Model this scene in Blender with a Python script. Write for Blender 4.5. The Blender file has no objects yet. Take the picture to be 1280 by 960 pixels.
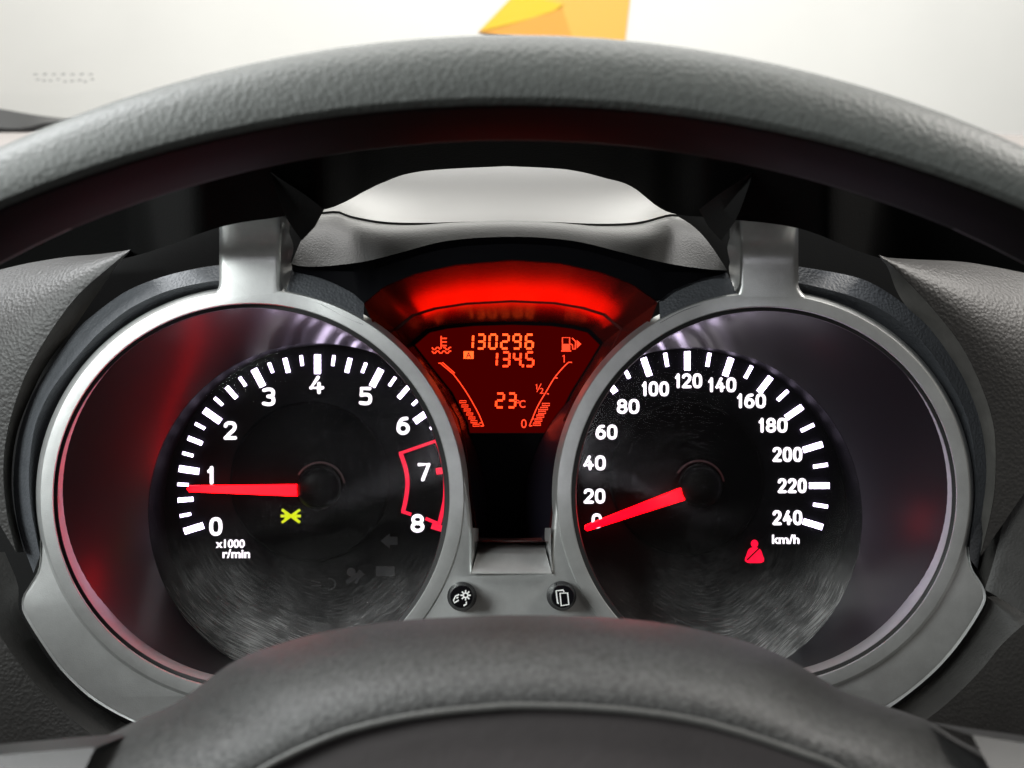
import bpy, bmesh, math, random
from mathutils import Vector
random.seed(7)
S = bpy.context.scene
C = S.collection

# ------------------------------------------------------------------ camera, world, lamps, exposure
FPX = 1060.0                                   # focal length in pixels of a 1280 px wide picture
cam_d = bpy.data.cameras.new('camera'); cam = bpy.data.objects.new('camera', cam_d); C.objects.link(cam)
cam.location = (0, 0, 0); cam.rotation_euler = (math.radians(90), 0, 0)
cam_d.sensor_width = 36.0; cam_d.lens = 36.0 * FPX / 1280.0
cam_d.clip_start = 0.01; cam_d.clip_end = 50
cam_d.dof.use_dof = True; cam_d.dof.focus_distance = 0.272; cam_d.dof.aperture_fstop = 15.0
S.camera = cam

world = bpy.data.worlds.new('World'); S.world = world; world.use_nodes = True
world.node_tree.nodes['Background'].inputs[0].default_value = (1.0, 0.94, 0.88, 1)
world.node_tree.nodes['Background'].inputs[1].default_value = 0.05

def area(name, loc, target, sx, sy, power, col=(1, 1, 1)):
    d = bpy.data.lights.new(name, 'AREA'); d.shape = 'RECTANGLE'; d.size = sx; d.size_y = sy
    d.energy = power; d.color = col
    o = bpy.data.objects.new(name, d); C.objects.link(o); o.location = loc
    o.rotation_euler = (Vector(target) - Vector(loc)).to_track_quat('-Z', 'Y').to_euler()
    return o
# workshop light that falls on the wall in front of the car
area('wall_lamp', (0.0, 0.6, 3.0), (0.0, 2.3, 0.7), 3.0, 1.0, 138, (1.0, 0.985, 0.96))
# light entering through the windscreen from above
area('windscreen_lamp', (0.0, 1.05, 0.95), (0.0, 0.27, 0.05), 1.3, 0.5, 7.5, (1.0, 0.97, 0.93))
# light through the two side windows and, weaker, from the cabin behind the camera
area('driver_window_lamp', (-0.80, 0.12, 0.85), (-0.05, 0.26, 0.0), 0.6, 0.4, 19.0, (0.97, 0.99, 1.0))
area('passenger_window_lamp', (0.95, 0.12, 0.85), (0.05, 0.26, 0.0), 0.6, 0.4, 16.0, (1.0, 0.96, 0.91))
area('cabin_lamp', (-0.52, -0.32, 0.26), (-0.06, 0.26, -0.02), 0.30, 0.26, 6.0, (0.95, 1.0, 0.99))
area('rear_window_lamp', (0.0, -1.2, -0.13), (0.0, 0.26, -0.02), 0.36, 0.22, 0.8, (0.93, 0.92, 1.0))

S.render.engine = 'CYCLES'
S.cycles.use_denoising = True
S.cycles.max_bounces = 5; S.cycles.glossy_bounces = 3; S.cycles.diffuse_bounces = 2; S.cycles.transparent_max_bounces = 8
S.cycles.sample_clamp_indirect = 6.0
S.view_settings.view_transform = 'Standard'; S.view_settings.look = 'None'
S.view_settings.exposure = 0.0; S.view_settings.gamma = 1.0; S.view_settings.use_curve_mapping = False

# ------------------------------------------------------------------ helpers
def P(px, py, d):
    return Vector(((px - 640.0) / FPX * d, d, (480.0 - py) / FPX * d))

def spl(pts, n, closed=False, smooth=True):
    """n points evenly spread along a smooth curve through pts (tuples of any size)"""
    pts = [tuple(float(c) for c in p) for p in pts]
    m = len(pts); dim = len(pts[0]); dense = []
    segs = m if closed else m - 1
    for i in range(segs):
        p1, p2 = pts[i], pts[(i + 1) % m]
        if closed: p0, p3 = pts[i - 1], pts[(i + 2) % m]
        else:
            p0 = pts[i - 1] if i > 0 else tuple(2 * a - b for a, b in zip(p1, p2))
            p3 = pts[i + 2] if i + 2 < m else tuple(2 * a - b for a, b in zip(p2, p1))
        for k in range(16):
            t = k / 16.0
            if smooth:
                dense.append(tuple(0.5 * ((2 * b) + (c - a) * t + (2 * a - 5 * b + 4 * c - d) * t * t + (3 * b - a - 3 * c + d) * t ** 3)
                                   for a, b, c, d in zip(p0, p1, p2, p3)))
            else:
                dense.append(tuple(b + (c - b) * t for b, c in zip(p1, p2)))
    dense.append(pts[0] if closed else pts[-1])
    acc = [0.0]
    for a, b in zip(dense, dense[1:]): acc.append(acc[-1] + math.dist(a[:2], b[:2]))
    out = []; j = 0; tot = acc[-1]
    for i in range(n):
        s = tot * i / (n if closed else n - 1)
        while j < len(acc) - 2 and acc[j + 1] < s: j += 1
        L = acc[j + 1] - acc[j]; t = 0 if L < 1e-9 else (s - acc[j]) / L
        out.append(tuple(a + (b - a) * t for a, b in zip(dense[j], dense[j + 1])))
    return out

def row(pts, d, n, closed=False, smooth=True):
    """pixel outline -> 3-D row; d is one depth, or pts carry their own depth as third value"""
    return [P(p[0], p[1], p[2] if len(p) > 2 else d) for p in spl(pts, n, closed, smooth)]

ORG = {}
def thing(name, label, cat, loc, group=None, kind=None):
    o = bpy.data.objects.new(name, None); C.objects.link(o); o.empty_display_size = 0.01
    o.location = loc; ORG[o] = Vector(loc)
    o['label'] = label; o['category'] = cat
    if group: o['group'] = group
    if kind: o['kind'] = kind
    return o
def tag(o, label=None, cat=None, group=None, kind=None):
    if label: o['label'] = label
    if cat: o['category'] = cat
    if group: o['group'] = group
    if kind: o['kind'] = kind
    return o

def mesh_obj(name, verts, faces, mat, parent=None, smooth=True, thick=0.0, center=None, bevel=0.0, flat_angle=None):
    verts = [Vector(v) for v in verts]
    c = Vector(center) if center is not None else sum(verts, Vector()) / len(verts)
    me = bpy.data.meshes.new(name)
    me.from_pydata([v - c for v in verts], [], faces)
    bm = bmesh.new(); bm.from_mesh(me)
    bmesh.ops.remove_doubles(bm, verts=bm.verts, dist=1e-6)
    bmesh.ops.recalc_face_normals(bm, faces=bm.faces)
    if thick:                                    # shell thickness, away from the camera side
        ax = Vector((0, 0, 0))
        for f in bm.faces: ax += f.normal * f.calc_area()
        if ax.y > 0: bmesh.ops.reverse_faces(bm, faces=bm.faces)
        bmesh.ops.solidify(bm, geom=bm.faces[:], thickness=thick)
        bmesh.ops.recalc_face_normals(bm, faces=bm.faces)
    for f in bm.faces: f.smooth = smooth
    bm.to_mesh(me); bm.free()
    me.materials.append(mat)
    o = bpy.data.objects.new(name, me); C.objects.link(o)
    po = ORG[parent] if parent is not None else Vector((0, 0, 0))
    o.location = c - po; ORG[o] = c
    if parent is not None: o.parent = parent
    if smooth: 
        me.shade_smooth()
        me.set_sharp_from_angle(angle=flat_angle if flat_angle else math.radians(42))
    if bevel:
        b = o.modifiers.new('bevel', 'BEVEL'); b.width = bevel; b.segments = 2; b.limit_method = 'ANGLE'
    return o

def loft(name, rows, mat, parent=None, closed=False, cap0=False, cap1=False, **kw):
    n = len(rows[0]); V = [p for r in rows for p in r]; F = []
    for i in range(len(rows) - 1):
        for j in range(n if closed else n - 1):
            a = i * n + j; b = i * n + (j + 1) % n
            F.append((a, b, b + n, a + n))
    if cap0: F.append(tuple(range(n)))
    if cap1: F.append(tuple((len(rows) - 1) * n + k for k in range(n)))
    return mesh_obj(name, V, F, mat, parent, **kw)

def lerp_rows(a, b, t): return [p + (q - p) * t for p, q in zip(a, b)]

def curve_plate(name, loops, d, mat, parent=None, extrude=0.0, bevel=0.0, res=2, **kw):
    """filled flat outline (first loop outer, others holes) in pixels at depth d, extruded and with rounded edges"""
    cu = bpy.data.curves.new('tmp', 'CURVE'); cu.dimensions = '2D'; cu.fill_mode = 'BOTH'
    cu.extrude = extrude; cu.bevel_depth = bevel; cu.bevel_resolution = res; cu.offset = -bevel
    for L in loops:
        sp = cu.splines.new('POLY'); sp.points.add(len(L) - 1); sp.use_cyclic_u = True
        for q, p in zip(sp.points, L):
            w = P(p[0], p[1], d); q.co = (w.x, w.z, 0, 1)
    ob = bpy.data.objects.new('tmp', cu); C.objects.link(ob)
    bpy.context.view_layer.update()
    dg = bpy.context.evaluated_depsgraph_get()
    me = bpy.data.meshes.new_from_object(ob.evaluated_get(dg))
    V = [Vector((v.co.x, d - v.co.z + extrude + bevel, v.co.y)) for v in me.vertices]
    F = [tuple(p.vertices) for p in me.polygons]
    bpy.data.objects.remove(ob); bpy.data.curves.remove(cu); bpy.data.meshes.remove(me)
    return mesh_obj(name, V, F, mat, parent, **kw)

_fonts = {}
def text_mesh(txt, bold):
    cu = bpy.data.curves.new('tmp', 'FONT'); cu.body = txt; cu.size = 1.0; cu.offset = bold; cu.extrude = 0.02
    cu.resolution_u = 4
    ob = bpy.data.objects.new('tmp', cu); C.objects.link(ob); bpy.context.view_layer.update()
    me = bpy.data.meshes.new_from_object(ob.evaluated_get(bpy.context.evaluated_depsgraph_get()))
    V = [v.co.copy() for v in me.vertices]; F = [tuple(p.vertices) for p in me.polygons]
    bpy.data.objects.remove(ob); bpy.data.curves.remove(cu); bpy.data.meshes.remove(me)
    return V, F
def text(name, txt, cx, cy, w, h, d, mat, parent, bold=0.012, thick=0.0003):
    V, F = text_mesh(txt, bold)
    x0 = min(v.x for v in V); x1 = max(v.x for v in V); y0 = min(v.y for v in V); y1 = max(v.y for v in V)
    k = d / FPX; out = []
    for v in V:
        px = cx + ((v.x - x0) / (x1 - x0) - 0.5) * w; py = cy - ((v.y - y0) / (y1 - y0) - 0.5) * h
        q = P(px, py, d); q.y -= (v.z / 0.04 + 0.5) * thick
        out.append(q)
    return mesh_obj(name, out, F, mat, parent, smooth=False)

GL = {'1': [([(0.05, 0.24), (0.62, 0.0), (0.62, 1.0)], 0)], '7': [([(0, 0), (1, 0), (0.38, 1)], 0)],
      '4': [([(0.62, 0), (0.0, 0.70), (1, 0.70)], 0), ([(0.70, 0.42), (0.70, 1)], 0)],
      '2': [([(0.02, 0.20), (0.14, 0.05), (0.5, 0.0), (0.86, 0.06), (0.97, 0.26), (0.84, 0.47), (0.45, 0.70), (0.04, 1.0)], 1), ([(0.0, 1.0), (1, 1.0)], 0)],
      '3': [([(0.03, 0.06), (0.45, 0.0), (0.85, 0.05), (0.97, 0.24), (0.86, 0.43), (0.45, 0.47)], 1), ([(0.45, 0.47), (0.88, 0.53), (1, 0.75), (0.86, 0.95), (0.45, 1.0), (0.0, 0.94)], 1)],
      '5': [([(0.92, 0), (0.10, 0), (0.08, 0.44)], 0), ([(0.08, 0.44), (0.5, 0.40), (0.88, 0.46), (1, 0.70), (0.86, 0.94), (0.45, 1.0), (0.0, 0.95)], 1)],
      '6': [([(0.86, 0.02), (0.42, 0.07), (0.10, 0.34), (0.0, 0.68)], 1), ('o', 0.5, 0.69, 0.5, 0.31)],
      '8': [('o', 0.5, 0.25, 0.44, 0.25), ('o', 0.5, 0.74, 0.5, 0.26)], '0': [('s',)]}
def numeral(txt, cx, cy, w, h, sw_, d, mt, parent):
    """rounded bold numerals made of strokes"""
    k = len(txt); gap = sw_ * 0.42
    wid = [0.62 if c == '1' else 1.0 for c in txt]; u = (w - gap * (k - 1)) / sum(wid); x = cx - w / 2.0
    V = []; F = []; layer = 0
    def add(poly):
        nonlocal layer
        th = 0.0003 + 0.000004 * (layer % 40); layer += 1
        o = len(V); n = len(poly)
        V.extend([P(a, b, d) for a, b in poly] + [P(a, b, d) - Vector((0, th, 0)) for a, b in poly])
        F.append(tuple(o + q for q in range(n))); F.append(tuple(o + n + q for q in range(n)))
        F.extend([(o + i, o + (i + 1) % n, o + n + (i + 1) % n, o + n + i) for i in range(n)])
    for c, wd in zip(txt, wid):
        x0 = x + sw_ / 2; y0 = cy - h / 2 + sw_ / 2; W = wd * u - sw_; H = h - sw_
        for g in GL[c]:
            if g[0] == 'o': pts = ell(x0 + g[1] * W, y0 + g[2] * H, g[3] * W, g[4] * H, 22); closed = True
            elif g[0] == 's':
                pts = []
                for i in range(28):
                    t = 2 * math.pi * i / 28; cs, sn = math.cos(t), math.sin(t)
                    pts.append((x0 + W / 2 + W / 2 * math.copysign(abs(cs) ** 0.75, cs), y0 + H / 2 + H / 2 * math.copysign(abs(sn) ** 0.75, sn)))
                closed = True
            else:
                pts = [(x0 + a * W, y0 + b * H) for a, b in g[0]]; closed = False
                if g[1]: pts = spl(pts, 18)
            for q in stroke_polys(pts, sw_, closed): add(q)
            if not closed:
                for e in ((pts[0], pts[-1]) if (len(pts) > 4) else pts): add(ell(e[0], e[1], sw_ / 2, sw_ / 2, 10))
        x += wd * u + gap
    return mesh_obj('numeral', V, F, mt, parent, smooth=False)

def prism(name, poly, d, mat, parent, thick=0.0003):
    n = len(poly); V = [P(x, y, d) for x, y in poly] + [P(x, y, d) - Vector((0, thick, 0)) for x, y in poly]
    F = [tuple(range(n)), tuple(range(n, 2 * n))] + [(i, (i + 1) % n, n + (i + 1) % n, n + i) for i in range(n)]
    return mesh_obj(name, V, F, mat, parent, smooth=False)

def multi_prism(name, polys, d, mat, parent, thick=0.0003):
    V = []; F = []
    for poly in polys:
        o = len(V); n = len(poly)
        V += [P(x, y, d) for x, y in poly] + [P(x, y, d) - Vector((0, thick, 0)) for x, y in poly]
        F += [tuple(o + k for k in range(n)), tuple(o + n + k for k in range(n))]
        F += [(o + i, o + (i + 1) % n, o + n + (i + 1) % n, o + n + i) for i in range(n)]
    return mesh_obj(name, V, F, mat, parent, smooth=False)

def stroke_polys(pts, w, closed=False):
    """strip of quads along a polyline in pixels, as one polygon outline"""
    n = len(pts); L = []; R = []
    for i in range(n):
        a = pts[i - 1] if (i > 0 or closed) else pts[i]; b = pts[(i + 1) % n] if (i < n - 1 or closed) else pts[i]
        dx, dy = b[0] - a[0], b[1] - a[1]; l = math.hypot(dx, dy) or 1
        nx, ny = -dy / l * w / 2, dx / l * w / 2
        L.append((pts[i][0] + nx, pts[i][1] + ny)); R.append((pts[i][0] - nx, pts[i][1] - ny))
    polys = []
    for i in range(n if closed else n - 1):
        j = (i + 1) % n
        polys.append([L[i], L[j], R[j], R[i]])
    return polys
def stroke(name, paths, w, d, mat, parent, thick=0.0003):
    polys = []
    for p in paths:
        cl = len(p) > 2 and p[0] == p[-1]
        polys += stroke_polys(p[:-1] if cl else p, w, cl)
    return multi_prism(name, polys, d, mat, parent, thick)

def ell(cx, cy, a, b, n, a0=0.0, a1=2 * math.pi):
    full = abs(a1 - a0 - 2 * math.pi) < 1e-6
    return [(cx + a * math.cos(a0 + (a1 - a0) * i / (n if full else n - 1)), cy - b * math.sin(a0 + (a1 - a0) * i / (n if full else n - 1))) for i in range(n)]

# ------------------------------------------------------------------ materials
def mat(name, base, rough=0.5, metal=0.0, spec=0.5, grain=None, vary=None, coat=0.0):
    """grain = list of (kind, scale, strength, distance); vary = (scale, amount) mottling of the colour; scales per metre"""
    m = bpy.data.materials.new(name); m.use_nodes = True; nt = m.node_tree; b = nt.nodes['Principled BSDF']
    b.inputs['Base Color'].default_value = (*base, 1); b.inputs['Roughness'].default_value = rough
    b.inputs['Metallic'].default_value = metal; b.inputs['Specular IOR Level'].default_value = spec
    b.inputs['Coat Weight'].default_value = coat
    tc = nt.nodes.new('ShaderNodeTexCoord'); prev = None
    for g in (grain or []):
        kind, sc, st, dist = g
        if kind == 'voronoi':
            t = nt.nodes.new('ShaderNodeTexVoronoi'); t.feature = 'SMOOTH_F1'; t.inputs['Scale'].default_value = sc; t.inputs['Smoothness'].default_value = 0.5
            out = t.outputs['Distance']
        else:
            t = nt.nodes.new('ShaderNodeTexNoise'); t.inputs['Scale'].default_value = sc; t.inputs['Detail'].default_value = 3
            out = t.outputs['Fac']
        nt.links.new(tc.outputs['Object'], t.inputs['Vector'])
        bp = nt.nodes.new('ShaderNodeBump'); bp.inputs['Strength'].default_value = st; bp.inputs['Distance'].default_value = dist
        nt.links.new(out, bp.inputs['Height'])
        if prev: nt.links.new(prev.outputs[0], bp.inputs['Normal'])
        prev = bp
    if prev: nt.links.new(prev.outputs[0], b.inputs['Normal'])
    if vary:
        sc, am = vary
        t = nt.nodes.new('ShaderNodeTexNoise'); t.inputs['Scale'].default_value = sc; t.inputs['Detail'].default_value = 6; t.inputs['Roughness'].default_value = 0.65
        nt.links.new(tc.outputs['Object'], t.inputs['Vector'])
        r = nt.nodes.new('ShaderNodeMapRange'); r.inputs['From Min'].default_value = 0.3; r.inputs['From Max'].default_value = 0.7
        r.inputs['To Min'].default_value = 1 - am; r.inputs['To Max'].default_value = 1 + am
        nt.links.new(t.outputs['Fac'], r.inputs['Value'])
        mx = nt.nodes.new('ShaderNodeVectorMath'); mx.operation = 'SCALE'; mx.inputs[0].default_value = base
        nt.links.new(r.outputs[0], mx.inputs['Scale']); nt.links.new(mx.outputs[0], b.inputs['Base Color'])
    return m
def emit(name, col, strength, base=(0.02, 0.02, 0.02)):
    m = bpy.data.materials.new(name); m.use_nodes = True; b = m.node_tree.nodes['Principled BSDF']
    b.inputs['Base Color'].default_value = (*base, 1); b.inputs['Roughness'].default_value = 0.5
    b.inputs['Emission Color'].default_value = (*col, 1); b.inputs['Emission Strength'].default_value = strength
    return m

M = {}
M['silver'] = mat('silver_paint', (0.63, 0.64, 0.63), 0.38, 0.76, grain=[('noise', 3600, 0.26, 0.0002)], vary=(110, 0.10))
M['leather'] = mat('rim_leather', (0.078, 0.083, 0.078), 0.50, 0, 0.40, grain=[('voronoi', 950, 0.26, 0.0005), ('noise', 2600, 0.2, 0.0003)], vary=(700, 0.18))
M['leather2'] = mat('rim_shaded_side', (0.006, 0.0055, 0.0055), 0.55, 0, 0.06, grain=[('noise', 1500, 0.12, 0.0003)])  # near-black copy of the rim leather, underside shade put into the colour
M['hub'] = mat('hub_plastic', (0.038, 0.038, 0.037), 0.52, 0, 0.42, grain=[('noise', 1300, 0.55, 0.0005)], vary=(900, 0.60))
M['roll'] = mat('ridge_highlight_plastic', (0.085, 0.084, 0.080), 0.5, 0, 0.5, grain=[('noise', 900, 0.3, 0.0005)])  # paler than the hub: the ridge's highlight put into the colour
M['pad'] = mat('pad_plastic', (0.055, 0.048, 0.048), 0.6, 0, 0.35, grain=[('noise', 500, 0.15, 0.0006)], vary=(60, 0.12))
M['spoke'] = mat('spoke_plastic', (0.032, 0.032, 0.031), 0.5, 0, 0.5, grain=[('noise', 800, 0.12, 0.0004)])
M['grain'] = mat('grained_dash', (0.024, 0.0225, 0.021), 0.50, 0, 0.5, grain=[('voronoi', 900, 0.24, 0.0006), ('noise', 1800, 0.25, 0.0003)], vary=(200, 0.12))
M['dash'] = mat('smooth_dash', (0.035, 0.034, 0.032), 0.55, 0, 0.45, grain=[('noise', 1400, 0.35, 0.0004)], vary=(160, 0.2))
M['facet'] = mat('lit_facet_plastic', (0.10, 0.097, 0.090), 0.5, 0, 0.45, grain=[('noise', 1400, 0.2, 0.0003)], vary=(160, 0.2))  # paler dash plastic, side light on the strip put into the colour
M['dark'] = mat('dark_plastic', (0.008, 0.008, 0.008), 0.55, 0, 0.12, grain=[('noise', 1600, 0.25, 0.0003)])
M['fin'] = mat('fin_plastic', (0.012, 0.012, 0.012), 0.55, 0, 0.2, grain=[('noise', 1400, 0.3, 0.0003)])
M['roof'] = mat('hood_lining', (0.0045, 0.0045, 0.0044), 0.7, 0, 0.05, grain=[('noise', 1200, 0.3, 0.0004)])
M['shroud'] = mat('shroud_plastic', (0.075, 0.080, 0.088), 0.48, 0, 0.25, grain=[('voronoi', 1100, 0.45, 0.0004)], vary=(300, 0.1))
M['gloss'] = mat('gloss_black', (0.004, 0.0038, 0.005), 0.26, 0, 0.35)
M['tube'] = mat('gauge_tube', (0.004, 0.003, 0.008), 0.48, 0, 0.6, coat=0.6); M['tube'].node_tree.nodes['Principled BSDF'].inputs['Coat Roughness'].default_value = 0.22
M['face'] = mat('dial_black', (0.0025, 0.0025, 0.0035), 0.6, 0, 0.05)
M['disc'] = mat('disc_black', (0.001, 0.001, 0.0015), 0.6, 0, 0.03)
M['cap'] = mat('cap_black', (0.001, 0.001, 0.001), 0.4, 0, 0.08)
M['pod'] = mat('pod_plastic', (0.062, 0.061, 0.057), 0.33, 0, 0.5, grain=[('noise', 2500, 0.05, 0.0002)])
M['brow'] = mat('brow_plastic', (0.022, 0.0215, 0.020), 0.38, 0, 0.3, grain=[('voronoi', 1500, 0.14, 0.0003), ('noise', 2600, 0.15, 0.0002)])
M['white'] = emit('tick_light', (0.84, 0.70, 1.0), 7.0)
M['numw'] = emit('numeral_light', (1.0, 0.92, 1.0), 1.8)
M['needle'] = emit('needle_light', (1.0, 0.0, 0.0022), 11.0)
M['redline'] = emit('redline_light', (1.0, 0.01, 0.05), 1.2)
M['belt'] = emit('belt_light', (1.0, 0.0, 0.03), 1.6)
M['yellow'] = emit('yellow_light', (0.66, 0.78, 0.0), 1.0)
M['lcd'] = emit('lcd_glow', (0.055, 0.0, 0.0), 1.0, (0.001, 0.0, 0.0)); M['lcd'].node_tree.nodes['Principled BSDF'].inputs['Specular IOR Level'].default_value = 0.0
M['seg'] = emit('lcd_segment', (1.0, 0.042, 0.005), 3.0)
M['seg2'] = emit('lcd_segment_amber', (1.0, 0.068, 0.008), 3.0)
M['segline'] = emit('lcd_line', (1.0, 0.045, 0.010), 1.9)
M['icon'] = mat('icon_print', (0.85, 0.85, 0.83), 0.5)
M['dim'] = mat('dim_icon_print', (0.035, 0.038, 0.042), 0.6)
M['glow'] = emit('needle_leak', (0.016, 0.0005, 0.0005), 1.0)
M['wall'] = mat('white_wall', (0.86, 0.85, 0.82), 0.8, 0, 0.2, vary=(1.6, 0.03))
M['yellowp'] = mat('yellow_paint', (0.86, 0.50, 0.10), 0.7, 0, 0.2)
M['yellowl'] = mat('light_yellow_paint', (0.88, 0.60, 0.04), 0.7, 0, 0.2)
M['yellowo'] = mat('orange_paint', (0.85, 0.40, 0.07), 0.7, 0, 0.2)
M['dashtop'] = mat('dash_top', (0.22, 0.20, 0.19), 0.6, 0, 0.4, grain=[('noise', 500, 0.2, 0.0006)])
M['seal'] = mat('rubber_seal', (0.012, 0.012, 0.012), 0.5)
M['mark'] = mat('ceramic_print', (0.20, 0.195, 0.185), 0.7)

for k in ('numw', 'redline', 'belt', 'yellow', 'lcd', 'seg', 'seg2', 'segline', 'glow'): M[k].cycles.emission_sampling = 'NONE'
def lens_material(seed, bright_dir):
    """clear plastic with wiping scratches and dust gathered towards the low edge"""
    m = bpy.data.materials.new('scratched_clear_plastic'); m.use_nodes = True; nt = m.node_tree; N = nt.nodes; L = nt.links
    for n in list(N): N.remove(n)
    out = N.new('ShaderNodeOutputMaterial')
    tc = N.new('ShaderNodeTexCoord'); sep = N.new('ShaderNodeSeparateXYZ'); L.new(tc.outputs['Object'], sep.inputs[0])
    def math_(op, a, b=None, clamp=False):
        n = N.new('ShaderNodeMath'); n.operation = op; n.use_clamp = clamp
        for k, v in enumerate((a, b)):
            if v is None: continue
            if isinstance(v, (int, float)): n.inputs[k].default_value = v
            else: L.new(v, n.inputs[k])
        return n.outputs[0]
    # slow warp so that the wiping arcs are not perfect circles
    wn = N.new('ShaderNodeTexNoise'); wn.inputs['Scale'].default_value = 16 + seed; wn.inputs['Detail'].default_value = 1
    L.new(tc.outputs['Object'], wn.inputs['Vector'])
    warp = math_('MULTIPLY', math_('SUBTRACT', wn.outputs['Fac'], 0.5), 0.022)
    r = math_('ADD', math_('SQRT', math_('ADD', math_('MULTIPLY', sep.outputs['X'], sep.outputs['X']), math_('MULTIPLY', sep.outputs['Z'], sep.outputs['Z']))), warp)
    ang = math_('ARCTAN2', sep.outputs['Z'], sep.outputs['X'])
    cv = N.new('ShaderNodeCombineXYZ'); L.new(math_('MULTIPLY', r, 3400.0), cv.inputs[0]); L.new(math_('MULTIPLY', ang, 5.0), cv.inputs[1]); cv.inputs[2].default_value = seed
    sn = N.new('ShaderNodeTexNoise'); sn.inputs['Scale'].default_value = 1.0; sn.inputs['Detail'].default_value = 3; sn.inputs['Roughness'].default_value = 0.6
    L.new(cv.outputs[0], sn.inputs['Vector'])
    mr = N.new('ShaderNodeMapRange'); mr.inputs['From Min'].default_value = 0.46; mr.inputs['From Max'].default_value = 0.78
    L.new(sn.outputs['Fac'], mr.inputs['Value']); scr = mr.outputs[0]
    # dust: gathers at the low edge, patchy
    pn = N.new('ShaderNodeTexNoise'); pn.inputs['Scale'].default_value = 70; pn.inputs['Detail'].default_value = 5
    L.new(tc.outputs['Object'], pn.inputs['Vector'])
    low = N.new('ShaderNodeMapRange'); low.interpolation_type = 'SMOOTHSTEP'; low.inputs['From Min'].default_value = -0.004; low.inputs['From Max'].default_value = -0.044
    L.new(sep.outputs['Z'], low.inputs['Value'])
    edge = N.new('ShaderNodeMapRange'); edge.interpolation_type = 'SMOOTHSTEP'; edge.inputs['From Min'].default_value = 0.026; edge.inputs['From Max'].default_value = 0.060
    L.new(r, edge.inputs['Value'])
    patch = N.new('ShaderNodeMapRange'); patch.inputs['From Min'].default_value = 0.36; patch.inputs['From Max'].default_value = 0.66
    L.new(pn.outputs['Fac'], patch.inputs['Value'])
    film = math_('MULTIPLY', math_('MULTIPLY', low.outputs[0], math_('ADD', math_('MULTIPLY', edge.outputs[0], 0.75), 0.25)), math_('ADD', math_('MULTIPLY', patch.outputs[0], 0.6), 0.4))
    fac = math_('ADD', math_('MULTIPLY', film, math_('ADD', math_('MULTIPLY', scr, 0.95), 0.30)), math_('MULTIPLY', scr, 0.004), clamp=True)
    # specks
    vo = N.new('ShaderNodeTexVoronoi'); vo.inputs['Scale'].default_value = 330; L.new(tc.outputs['Object'], vo.inputs['Vector'])
    sp = math_('MULTIPLY', math_('LESS_THAN', vo.outputs['Distance'], 0.055), math_('ADD', math_('MULTIPLY', low.outputs[0], 0.35), 0.01))
    fac = math_('ADD', fac, sp, clamp=True)
    tr = N.new('ShaderNodeBsdfTransparent')
    df = N.new('ShaderNodeBsdfDiffuse'); df.inputs['Color'].default_value = (0.74, 0.73, 0.72, 1)
    m1 = N.new('ShaderNodeMixShader'); L.new(fac, m1.inputs[0]); L.new(tr.outputs[0], m1.inputs[1]); L.new(df.outputs[0], m1.inputs[2])
    gl = N.new('ShaderNodeBsdfGlossy'); gl.inputs['Roughness'].default_value = 0.07
    bp = N.new('ShaderNodeBump'); bp.inputs['Strength'].default_value = 0.12; bp.inputs['Distance'].default_value = 0.0003
    L.new(scr, bp.inputs['Height']); L.new(bp.outputs[0], gl.inputs['Normal'])
    fr = N.new('ShaderNodeFresnel'); fr.inputs['IOR'].default_value = 1.45
    m2 = N.new('ShaderNodeMixShader'); L.new(fr.outputs[0], m2.inputs[0]); L.new(m1.outputs[0], m2.inputs[1]); L.new(gl.outputs[0], m2.inputs[2])
    L.new(m2.outputs[0], out.inputs[0])
    return m
def glass_sheet(name, refl=0.04):
    m = bpy.data.materials.new(name); m.use_nodes = True; nt = m.node_tree; N = nt.nodes; L = nt.links
    for n in list(N): N.remove(n)
    out = N.new('ShaderNodeOutputMaterial'); tr = N.new('ShaderNodeBsdfTransparent'); tr.inputs[0].default_value = (0.97, 0.985, 0.975, 1)
    gl = N.new('ShaderNodeBsdfGlossy'); gl.inputs['Roughness'].default_value = 0.02
    mx = N.new('ShaderNodeMixShader'); mx.inputs[0].default_value = refl
    L.new(tr.outputs[0], mx.inputs[1]); L.new(gl.outputs[0], mx.inputs[2]); L.new(mx.outputs[0], out.inputs[0])
    return m

# depths along the view axis, metres
DB, DL, DD = 0.260, 0.297, 0.310                 # bezel face, clear cover, dial face
LB = (314, 621, 247, 241); RB = (955, 619, 240, 235)       # bezel openings (pixels): centre, half axes
LC = (397, 641, 212, 212); RC = (866, 646, 212, 212)       # clear covers at the tube ends

# ------------------------------------------------------------------ setting: wall beyond the windscreen, dash top
WY = 2.3
wl = mesh_obj('wall', [(-3, WY, -1.2), (3, WY, -1.2), (3, WY, 2.8), (-3, WY, 2.8), (-3, WY + 0.1, -1.2), (3, WY + 0.1, -1.2), (3, WY + 0.1, 2.8), (-3, WY + 0.1, 2.8)],
              [(0, 1, 2, 3), (4, 5, 6, 7), (0, 1, 5, 4), (3, 2, 6, 7), (0, 3, 7, 4), (1, 2, 6, 5)], M['wall'], smooth=False)
tag(wl, 'plain white workshop wall seen through the windscreen', 'wall', kind='structure')
ps = thing('wall_emblem', 'yellow faceted emblem painted on the white wall above the wheel rim', 'emblem', P(690, 40, WY))
prism('panel', [(598, 40), (648, -12), (655, -40), (792, -40), (779, 70), (640, 70), (640, 47)], WY - 0.001, M['yellowp'], ps, thick=0.004)
prism('panel', [(602, 39), (648, -8), (704, 6), (690, 16), (640, 30)], WY - 0.006, M['yellowl'], ps, thick=0.003)
prism('panel', [(602, 41), (640, 31), (703, 11), (716, 50), (716, 70), (640, 70), (640, 47)], WY - 0.006, M['yellowo'], ps, thick=0.003)

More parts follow.
